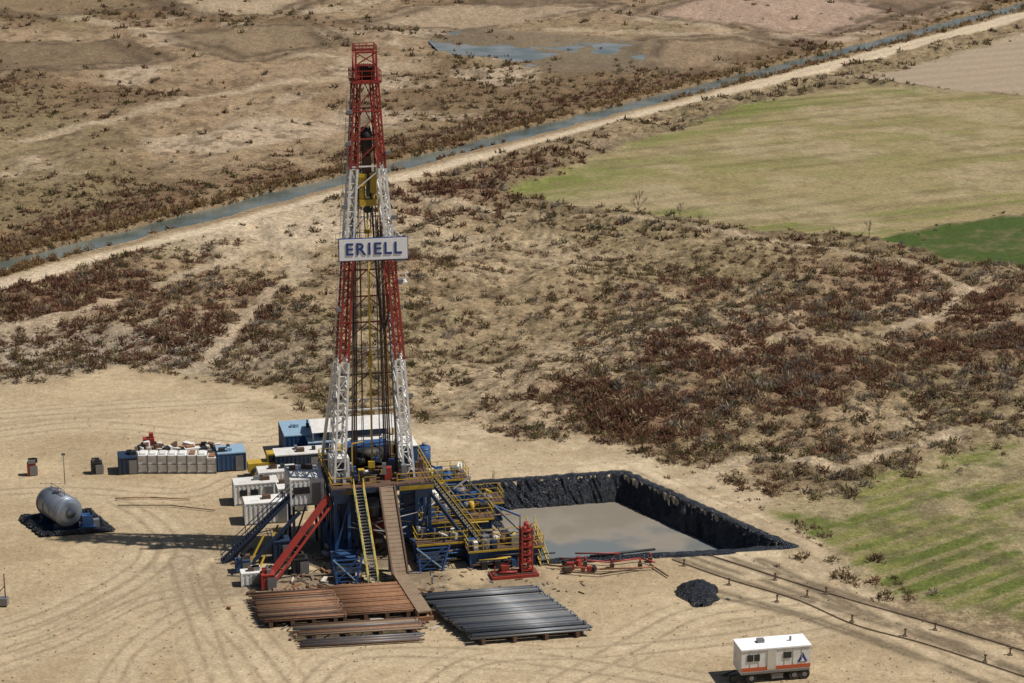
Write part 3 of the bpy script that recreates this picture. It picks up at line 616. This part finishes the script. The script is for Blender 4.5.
# ---------------------------------------------------------------- containers, cabins etc.
def container(name,u,v,L,Wd,Hh,mat,roof=None,z=0,yaw=YAW,door=True,win=False,legs=False,ribs=True):
    b=B(); roof=roof or mat
    b.box((0,0,Hh/2),(L,Wd,Hh-.1),mat); b.box((0,0,Hh),(L+.1,Wd+.1,.12),roof); b.box((0,0,.1),(L+.08,Wd+.08,.2),BLK if mat is not WHITE else GREY)
    for sx_ in(-1,1):
        for sy_ in(-1,1): b.box((sx_*L/2,sy_*Wd/2,Hh/2),(.16,.16,Hh-.14),mat)
    if ribs:
        k=int(L/.45)
        for i in range(1,k): b.box((-L/2+i*L/k,-Wd/2-.03,Hh/2),(.14,.07,Hh-.4),mat)
        k=int(Wd/.45)
        for i in range(1,k): b.box((L/2+.03,-Wd/2+i*Wd/k,Hh/2),(.07,.14,Hh-.4),mat); b.box((-L/2-.03,-Wd/2+i*Wd/k,Hh/2),(.07,.14,Hh-.4),mat)
    if door: b.box((L*.28,-Wd/2-.08,Hh*.45),(.85,.05,Hh*.8),GREY)
    if win:
        for i in(-.3,-.05): b.box((L*i,-Wd/2-.08,Hh*.6),(.8,.05,.7),GLASS)
    for i in range(3): b.box((L*random.uniform(-.35,.35),Wd*random.uniform(-.25,.25),Hh+.25),(random.uniform(.3,.9),random.uniform(.3,.7),.4),random.choice([GREY,roof,BLK,RUST2]))
    if legs:
        for sx_ in(-1,1):
            for sy_ in(-1,1): b.beam((sx_*L*.42,sy_*Wd*.42,0),(sx_*L*.42,sy_*Wd*.42,-z),.25,DBLUE)
        b.beam((-L*.42,-Wd*.42,-z),(L*.42,-Wd*.42,0),.15,DBLUE)
    x,y=S(u,v); return b.obj(name,(x,y,z),yaw)
container('dog_house_cabin',306,547,3.2,4.5,2.7,WHITE,TARPW,z=5.2,legs=True,win=True)
container('portable_cabin',256,501,4.6,2.2,2.3,WHITE,TARPW,win=True)
container('portable_cabin',268,520,4.8,2.3,2.3,WHITE,WHITE)
container('portable_cabin',292,508,3.0,2.4,2.6,CREAM,WHITE)
container('portable_cabin',277,489,4.0,2.2,2.3,WHITE,TARPW)
container('generator_house',301,453,4.2,5.5,3.0,BLUE,LBLUE)
container('generator_house',330,462,5.0,2.6,2.8,BLUE,LBLUE)
container('generator_house',300,474,5.5,2.5,2.7,DBLUE,TARPW)
container('workshop_container',366,464,6.5,2.5,2.9,WHITE,TARPW)
container('electrical_cabinet',405,470,2.4,2.0,2.4,BLUE,GREY)
container('electrical_cabinet',388,476,2.0,1.6,2.0,DBLUE,WHITE)
container('shipping_container',128,471,1.9,2.4,1.9,DBLUE)
container('shipping_container',231,467,3.0,3.0,2.1,BLUE,LBLUE)
container('tool_box',97,473,1.1,.9,1.3,BLK)
container('tool_box',32,475,.8,.7,1.4,RED)
container('switch_cabinet',251,584,1.8,1.2,1.3,WHITE); container('switch_cabinet',243,571,1.3,1,1.2,BLUE); container('switch_cabinet',268,588,1.2,1.2,1.5,RED)
container('switch_cabinet',282,560,1.6,1.6,2.2,DBLUE); container('switch_cabinet',300,572,1.4,1.2,1.5,BLK)
b=B()
b.add([(-5,-2.6,3.9),(5,-2.6,3.9),(5,0,4.7),(-5,0,4.7)],[(0,1,2,3)],TARPW)
b.add([(-5,0,4.71),(5,0,4.71),(5,2.6,3.9),(-5,2.6,3.9)],[(0,1,2,3)],TARPW)
for xx in(-4.9,-1.6,1.6,4.9):
    for yy in(-2.5,2.5): b.beam((xx,yy,0),(xx,yy,3.85),.18,GREY)
b.box((0,0,1.4),(8,3.5,2.2),BLUE); b.box((-2,-1.9,1.2),(2,.6,1.6),YEL)
b.obj('pump_shelter',S(354,456),YAW)
for k in range(8):
    b=B(); wd=1.05; hh=2.1 if k<7 else 1.8
    b.box((0,0,hh/2+.1),(wd*.93,1.9,hh-.25),WHITE); b.box((0,0,.1),(wd,2,.16),GREY)
    for sx_ in(-1,1):
        for sy_ in(-1,1): b.beam((sx_*wd*.48,sy_*.98,0),(sx_*wd*.48,sy_*.98,hh),.08,GREY)
    for z in(1.1,hh): b.beam((-wd*.48,-1,z),(wd*.48,-1,z),.06,GREY)
    b.box((0,0,hh+.05),(wd*.6,1.2,.2),random.choice([WHITE,RUST,TARPW]))
    b.obj('chemical_tote',S(144+k*9.8,471),YAW*.3)
b=B(); random.seed(5)
for k in range(80):
    b.box((random.uniform(-5,4.6),random.uniform(-1,1),random.uniform(.2,1.3)),(random.uniform(.2,1.4),random.uniform(.2,.8),random.uniform(.2,.8)),random.choice([WHITE,RUST,GREY,TARPW,CREAM,RUST2,BLK]),rz=random.random()*3)
b.obj('stacked_supplies',S(180,456),.05)
b=B(); b.box((0,0,.9),(1.3,1,.9),RED); b.box((.3,0,1.6),(.5,.6,.6),RED); b.box((-.3,0,.3),(1.6,1.2,.3),BLK)
for sx_ in(-.6,.6): 
    for sy_ in(-.6,.6): b.cyl((sx_,sy_-.1,.35),(sx_,sy_+.1,.35),.35,TYRE,12)
b.obj('red_pump_unit',S(149,449),.2)
b=B(); b.box((-.9,0,1.3),(2.6,1.5,1.0),YEL); b.box((.5,0,1.9),(1.2,1.4,1.7),YEL); b.box((.5,-.72,2.2),(.9,.05,.8),GLASS); b.box((1.13,0,2.2),(.05,1.1,.8),GLASS)
for sx_ in(-1.3,1.3):
    for sy_ in(-.9,.9): b.cyl((sx_,sy_-.22,.7),(sx_,sy_+.22,.7),.7,TYRE,16); b.cyl((sx_,sy_-.25,.7),(sx_,sy_+.25,.7),.3,YEL,10)
for sy_ in(-.5,.5): b.beam((1.1,sy_,1.6),(2.7,sy_,.6),.22,YEL)
b.box((3.0,0,.5),(.7,2.3,.8),YEL,ry=.3); b.obj('wheel_loader',S(268,476),.25)
def vtank(name,u,v,r,h,mat,z=0):
    b=B(); b.cyl((0,0,.2),(0,0,h),r,mat,18); b.dome((0,0,h),(0,0,1),r,mat,.35,18)
    for z_ in(.5,h*.5,h-.15): b.cyl((0,0,z_),(0,0,z_+.08),r+.03,mat,18)
    b.cyl((0,0,h+r*.3),(0,0,h+r*.3+.3),r*.3,GREY,10)
    for k in range(3): q=k*2.1; b.beam((r*math.cos(q),r*math.sin(q),0),(r*math.cos(q),r*math.sin(q),.5),.12,BLK)
    x,y=S(u,v); b.obj(name,(x,y,z),0)
vtank('water_tank',424,466,.75,2.2,BLUE); vtank('water_tank',447,500,.6,3.0,BLUE); vtank('desilter_tank',461,512,.55,2.6,GREY); vtank('desilter_tank',434,520,.5,3.2,WHITE)
def mud_tank(u,v,L,Wd,Hh,seed,mat=BLUE):
    random.seed(seed); b=B()
    b.box((0,0,Hh/2+.15),(L,Wd,Hh-.3),mat); b.box((0,0,.15),(L+.3,Wd+.2,.3),DBLUE)
    k=int(L/.9)
    for i in range(k+1): b.box((-L/2+i*L/k,-Wd/2-.07,Hh/2+.1),(.14,.14,Hh-.4),mat); b.box((-L/2+i*L/k,Wd/2+.07,Hh/2+.1),(.14,.14,Hh-.4),mat)
    b.box((0,0,Hh+.05),(L+.5,Wd+.5,.1),RUST2)
    b.box((0,-Wd/2-.27,Hh+.02),(L+.5,.06,.18),YEL)
    w2,l2=Wd/2+.22,L/2+.22
    b.rail([(-l2,-w2,Hh+.1),(l2,-w2,Hh+.1),(l2,w2,Hh+.1),(-l2,w2,Hh+.1)],YEL,1.1,True,1.6,.055)
    for i in range(int(L*3.4)):
        x_=random.uniform(-l2+.4,l2-.4); y_=random.uniform(-w2+.4,w2-.4); m_=random.choice([BLUE,GREY,WHITE,BLK,YEL,RUST2,GREY,BLUE,DBLUE,BLK,GREY,CREAM])
        q_=random.random()
        if q_<.45: b.box((x_,y_,Hh+.1+random.uniform(.2,.6)),(random.uniform(.25,.9),random.uniform(.25,.8),random.uniform(.4,1.1)),m_,rz=random.random()*.5)
        elif q_<.75: b.cyl((x_,y_,Hh+.1),(x_,y_,Hh+random.uniform(.5,1.5)),random.uniform(.1,.3),m_,10)
        else: b.cyl((x_,y_,Hh+.5),(x_+random.uniform(-1.2,1.2),y_+random.uniform(-.6,.6),Hh+random.uniform(.3,1.3)),random.uniform(.06,.14),m_,8)
    for i in range(7): z_=random.uniform(.3,Hh); a_=random.uniform(-.5,.2)*L; b.cyl((a_,-Wd/2-.22-.08*i,z_),(a_+L*random.uniform(.2,.6),-Wd/2-.22-.08*i,z_),.08,random.choice([YEL,GREY,BLUE,RUST,BLK]),6)
    for i in range(4): x_=random.uniform(-.5,.5)*L; b.box((x_,-Wd/2-.6,.4),(.6,.5,.8),random.choice([BLK,GREY,BLUE,RED]))
    b.obj('mud_tank',S(u,v),YAW)
mud_tank(440,558,4.6,2.4,2.0,1,DBLUE); mud_tank(503,561,7.0,2.2,1.7,2); mud_tank(455,538,7.0,2.4,2.3,3); mud_tank(468,519,6.5,2.4,2.0,4); mud_tank(440,498,5.2,2.4,2.4,5)
b=B()
for (a_,c_) in(((436,512),(520,540)),((425,540),(470,500)),((400,560),(430,540)),((470,512),(525,560))):
    p=Vector((*S(*a_),3.2)); q=Vector((*S(*c_),2.6)); b.cyl(p,q,.12,random.choice([YEL,GREY,BLUE]),8); b.beam((p.x,p.y,0),p,.12,YEL); b.beam((q.x,q.y,0),q,.12,YEL)
b.obj('pipe_bridge')
p=Vector((*S(545,566),0)); q=Vector((*S(530,548),2.4)); 
b=B(); b.stair(q,p,.8,YEL,GREY,YEL,rt=.05); b.obj('yellow_access_ladder')
b=B(); b.box((-.6,0,.15),(4.6,1.7,.3),RED); b.box((-.6,0,.36),(4.2,1.3,.1),RUST2)
for dx in(-.5,.5):
    for dy in(-.5,.5): b.beam((dx+.6,dy,.3),(dx+.6,dy,4.9),.15,RED)
for k in range(6):
    z=.6+k*.8; b.box((.6,0,z),(1.1,1.1,.1),RED); b.cyl((.35,-.3,z),(.35,-.3,z+.5),.2,RED if k%2 else RUST2,10); b.cyl((.85,.1,z),(.85,.1,z+.5),.16,RUST,10); b.beam((.1,-.5,z),(1.1,-.5,z+.8),.07,RED)
b.box((.6,.3,3.0),(.8,.3,3.2),RED); b.cyl((.6,0,4.9),(.6,0,5.4),.25,RED,10)
b.beam((-2.6,0,.3),(-.9,0,1.6),.12,RED); b.box((-1.5,0,.8),(.8,.7,.8),RED); b.cyl((-2.2,-.5,.6),(-.4,-.5,.6),.12,RED,8); b.beam((-2.6,-.5,.3),(-2.6,-.5,1.3),.1,RED)
b.obj('choke_manifold_skid',S(520,575),YAW)
b=B(); random.seed(9)
def pl(P,r,mat,z=.3):
    Q=[Vector((*S(*p_),z)) for p_ in P]
    for a_,c_ in zip(Q[:-1],Q[1:]): b.cyl(a_,c_,r,mat,8)
pl([(548,568),(600,572),(655,570)],.09,RUST); pl([(560,562),(610,566),(640,562),(655,566)],.09,RED,.4); pl([(560,574),(600,577),(640,571)],.08,RUST2); pl([(575,558),(620,558)],.08,RED,.5); pl([(590,560),(655,553)],.14,BLK,.4)
for k in range(9):
    x,y=S(random.uniform(562,598),random.uniform(558,574)); b.box((x,y,.4),(random.uniform(.3,.8),.4,random.uniform(.3,.8)),random.choice([RED,RUST2,RUST2,BLK]),rz=random.random())
for u,v in((585,566),(612,568),(640,568),(650,562)): x,y=S(u,v); b.box((x,y,.3),(.4,.6,.5),RUST2); b.cyl((x,y,.6),(x,y,1.0),.1,RED,6)
pl([(650,566),(668,578)],.08,RUST2,.2); pl([(115,500),(150,499),(190,501)],.07,RUST,.2); pl([(118,507),(170,507),(215,512)],.06,RUST2,.2)
for P in ([(668,560),(729,580),(800,602),(860,625),(930,648),(1060,690)],[(700,552),(775,576),(850,600),(940,628),(1060,664)]):
    P=[(u_+random.uniform(-5,5),v_+random.uniform(-2,2)) for u_,v_ in P]; Q=smoothline(W(P),6)
    for a_,c_ in zip(Q[:-1],Q[1:]): b.cyl((*a_,.08),(*c_,.08),.05,RUST2,6,caps=False)
b.obj('flow_line_pipes')
# ---------------------------------------------------------------- pipe racks
def rack(name,c,L,n,r,mats,skew,yaw,layers=1,jit=.35):
    b=B(); random.seed(int(c[0]*10)); hw_=n*r*1.06
    for k in range(4):
        xx=-L*.4+k*L*.267; b.beam((xx-skew*hw_,hw_,.28),(xx+skew*hw_,-hw_,.28),.35,RUST2,.5)
    for l in range(layers):
        for i in range(n-l*random.randint(1,3)):
            if l and random.random()<.10: continue
            t_=-hw_+ (i+.5+l*.5)*2*hw_/n; jx=random.uniform(-jit,jit)-skew*t_; z=.53+r+l*r*1.75; m_=random.choice(mats); da=random.uniform(-.004,.004)*L/2
            LL=L*random.uniform(.97,1.02); ro=r*random.uniform(.80,.95)
            b.cyl((-LL/2+jx,t_-da,z),(LL/2+jx,t_+da,z),ro,m_,8)
            b.cyl((LL/2+jx-.02,t_+da,z),(LL/2+jx+.22,t_+da,z),r*1.08,m_,8)
            b.cyl((-LL/2+jx+.02,t_-da,z),(-LL/2+jx-.05,t_-da,z),r*.7,BLK,8)
    x,y=c; b.obj(name,(x,y,0),yaw)
rack('casing_pipe_rack',S(503,619),10.7,42,.122,[PIPE,PIPE,PIPE2,GREY],.28,math.radians(11),2,.22)
rack('rusty_pipe_rack',S(296,611),7.3,40,.085,[RUST,RUST,RUST2,WOOD,RUST2],.12,math.radians(10),2,.2)
rack('rusty_pipe_rack',S(368,605),7.3,40,.085,[RUST,RUST,RUST2,RUST],.12,math.radians(10),2,.3)
rack('drill_collar_rack',S(361,633),11.2,11,.11,[RUST,RUST2,WOOD,PIPE],.15,math.radians(9),1,.5)
b=B()
for k in range(6): b.cyl((-5.5+random.uniform(-.4,.4),k*.27-1,.25),(5.4+random.uniform(-1,.6),k*.27-1,.25),.10,PIPE if k%2 else RUST2,8)
b.obj('loose_tubulars',S(362,641),math.radians(8))
b=B(); random.seed(21)
for k in range(230):
    u=random.gauss(330,60); v=random.uniform(572,600) if random.random()<.6 else random.uniform(545,640)
    if u<225: continue
    x,y=S(u,v); 
    if random.random()<.5: b.box((x,y,.12),(random.uniform(.2,1.4),random.uniform(.1,.4),random.uniform(.1,.35)),random.choice([RUST,RUST2,WOOD,GREY,BLK,WOOD,RUST2,CREAM]),rz=random.random()*3)
    else: a_=random.random()*3; l=random.uniform(.5,2.4); b.cyl((x,y,.1),(x+l*math.cos(a_),y+l*math.sin(a_),.1),.05,random.choice([RUST,RUST2,GREY,BLK]),5)
for k in range(60):
    x,y=S(random.uniform(400,590),random.uniform(560,594)); b.box((x,y,.06),(random.uniform(.2,.9),random.uniform(.06,.2),.08),random.choice([RUST,RUST2,WOOD,WOOD,GREY]),rz=random.random()*3)
b.obj('scattered_site_debris')
b=B(); 
for k in range(5): b.beam((-2,k*.35-.8,.12+.02*k),(2,k*.35-.8,.12+.02*k),.28,WOOD,.1)
for k in range(9): b.beam((-1.5+k*.4,-1.1,.3),(-1.5+k*.4,1.1,.3),.2,WOOD,.08)
b.obj('timber_pallets',S(288,596),.3)
def heap(name,u,v,rx,ry,h,mat,seed):
    g=np.linspace(-1.25,1.25,60); gx,gy=np.meshgrid(g,g); gx=gx.ravel();gy=gy.ravel(); r_=np.sqrt(gx**2+gy**2)*(1+.7*(fbm(gx,gy,.7,2,seed+9)-.5))
    fo=np.abs(fbm(gx*3+gy,gy*2,1.0,3,seed+3)-.5)
    z=h*np.clip(1-r_**2.0*.8,0,1)*(.3+1.2*fbm(gx*3,gy*3,2.4,2,seed))+ fo*.9*h*(r_<1.05); z=np.maximum(z,0)-.10*(r_>1.08)
    f_=[(i*60+j,i*60+j+1,(i+1)*60+j+1,(i+1)*60+j) for i in range(59) for j in range(59)]
    b=B(); b.add(np.stack([gx*rx,gy*ry,z],1).tolist(),f_,mat,False); b.obj(name,S(u,v),.3)
heap('tarpaulin_covered_heap',697,595,2.0,2.3,1.2,TARP,5)
# ---------------------------------------------------------------- storage tank with bund
e=empty('fuel_storage_tank',S(66,527),0)
ax=Vector((.62,-.78,0)); c_=Vector((-.6,0,2.25)); r_=1.5
b=B(); b.cyl(c_-ax*2.2,c_+ax*2.2,r_,SILV,28); b.dome(c_+ax*2.2,ax,r_,SILV,.3,28); b.dome(c_-ax*2.2,-ax,r_,SILV,.3,28)
for t_ in(-2,-.7,.7,2): b.cyl(c_+ax*(t_-.05),c_+ax*(t_+.05),r_+.04,GREY,28)
b.cyl(c_+Vector((0,0,r_-.1)),c_+Vector((0,0,r_+.4)),.35,GREY,12); b.rail([c_-ax*1.5+Vector((0,0,r_)),c_+ax*1.5+Vector((0,0,r_))],GREY,.6)
b.obj('tank_shell',parent=e)
b=B()
for t_ in(-1.5,1.5):
    q=c_+ax*t_; b.box((q.x,q.y,.55),(2.6,.35,1.1),DBLUE,rz=math.atan2(ax.y,ax.x)+math.pi/2)
b.box((c_.x,c_.y,.12),(2.4,5,.2),DBLUE,rz=math.atan2(ax.y,ax.x)+math.pi/2)
b.obj('saddles',parent=e)
b=B(); b.box((0,0,.3),(1.5,1.2,.5),BLUE); b.box((0,0,1.1),(1.1,.9,1.2),BLUE); b.cyl((-.5,.2,1.2),(-1.4,.4,1.2),.25,GREY,10); b.cyl((.4,-.2,1.7),(.4,-.2,2.4),.12,BLK,8); b.box((.9,.2,.6),(.6,.6,.9),GREY)
b.obj('transfer_pump',(*S(88,530),0),.3)
P=[S(18,519),S(92,512),S(116,532),S(40,538)]; b=B(); g=24; V=[]
for i in range(g+1):
    for j in range(g+1):
        s_,t_=i/g,j/g; x=(1-s_)*((1-t_)*P[0][0]+t_*P[1][0])+s_*((1-t_)*P[3][0]+t_*P[2][0]); y=(1-s_)*((1-t_)*P[0][1]+t_*P[1][1])+s_*((1-t_)*P[3][1]+t_*P[2][1])
        e_=min(s_,t_,1-s_,1-t_); z=.08+.55*math.exp(-((e_-.06)/.045)**2)+random.uniform(-.05,.07); V.append((x+random.uniform(-.12,.12),y+random.uniform(-.12,.12),z))
b.add(V,[(i*(g+1)+j,i*(g+1)+j+1,(i+1)*(g+1)+j+1,(i+1)*(g+1)+j) for i in range(g) for j in range(g)],TARP,False); b.obj('spill_bund_liner')
# ---------------------------------------------------------------- trailer
e=empty('site_trailer',S(771,676),math.radians(11))
b=B(); L,Wd,Hh=6.1,2.3,2.2; z0=.85
b.box((0,0,z0+Hh/2),(L,Wd,Hh),WHITE); b.box((0,0,z0+Hh+.05),(L+.12,Wd+.12,.12),SWHITE)
b.box((0,-Wd/2-.02,z0+.45),(L,.03,.34),ORG); b.box((L/2+.02,0,z0+.45),(.03,Wd,.34),ORG); b.box((0,-Wd/2-.02,z0+.10),(L,.03,.14),GREY)
for k in range(1,8): b.box((-L/2+k*L/8,-Wd/2-.02,z0+1.4),(.04,.03,1.5),CREAM)
b.box((-2.0,-Wd/2-.03,z0+1.5),(1.1,.05,.6),GLASS); b.box((-2.0,-Wd/2-.06,z0+1.5),(.04,.04,.6),WHITE)
b.box((-.4,-Wd/2-.03,z0+1.2),(.75,.05,1.75),CREAM); b.box((1.0,-Wd/2-.03,z0+1.55),(.7,.05,.55),GLASS)
b.add([(1.9,-Wd/2-.03,z0+.8),(2.8,-Wd/2-.03,z0+.8),(2.35,-Wd/2-.03,z0+1.7)],[(0,1,2)],SBLUE); b.add([(2.15,-Wd/2-.035,z0+.85),(2.55,-Wd/2-.035,z0+.85),(2.35,-Wd/2-.035,z0+1.2)],[(0,1,2)],SWHITE)
b.box((-1,.2,z0+Hh+.25),(.6,.5,.3),GREY); b.cyl((1.6,0,z0+Hh),(1.6,0,z0+Hh+.5),.1,GREY,8)
b.obj('trailer_body',parent=e)
b=B(); b.box((0,0,.68),(L*.95,1.0,.2),BLK)
for xx in(-2.1,1.7,2.6):
    b.box((xx,0,.48),(.12,1.9,.12),BLK)
    for sy_ in(-1,1): b.cyl((xx,sy_*.85,.48),(xx,sy_*1.12,.48),.48,TYRE,20); b.cyl((xx,sy_*1.1,.48),(xx,sy_*1.14,.48),.22,GREY,12)
b.beam((-L/2,-.4,.6),(-L/2-1.4,0,.4),.1,BLK); b.beam((-L/2,.4,.6),(-L/2-1.4,0,.4),.1,BLK); b.box((-L/2-.5,-.5,.3),(.5,.5,.6),BLK)
b.box((.2,-.9,.5),(1.0,.4,.45),GREY); b.obj('chassis',parent=e)
b=B()
A=[(684,566),(729,585),(775,580),(777,602),(807,597),(826,594),(852,622),(905,636),(935,630),(985,662),(1010,655)]
for u,v in A:
    x,y=S(u,v); b.cyl((x,y,-.1),(x,y,.7),.07,RUST2,6); b.box((x,y,.65),(.22,.18,.12),RUST2); b.box((x,y,.06),(.35,.35,.1),DUSTY)
b.obj('pipe_support_posts')
b=B(); b.cyl((0,0,0),(0,0,3.4),.05,GREY,6); b.box((0,0,3.4),(.4,.1,.25),GREY); b.obj('light_pole',S(65,484))
b=B(); b.cyl((0,0,0),(0,0,3.2),.06,RUST2,6); b.box((-.3,0,.5),(1.0,.7,.7),GREY); b.box((-.9,0,1.1),(.5,.5,.6),WHITE); b.beam((0,0,2),(-1.5,0,.3),.08,RUST2); b.obj('site_gate_post',S(6,606))
NP=2200; uu=rng.uniform(-100,1150,NP); vv=rng.uniform(400,690,NP); pt=np.array([S(a_,c_) for a_,c_ in zip(uu,vv)])
_,zz,_,_,_,_=ground(pt[:,0],pt[:,1]); ok=zz>-1
rs=rng.uniform(.03,.12,NP); foliage('scattered_stones_and_clods',pt[ok,0],pt[ok,1],zz[ok],rs[ok],rs[ok]*.8,8,np.tile(np.array([0.27,0.20,0.13]),(ok.sum(),1)),.8,LEAF)
print('DONE',len(bpy.data.objects))
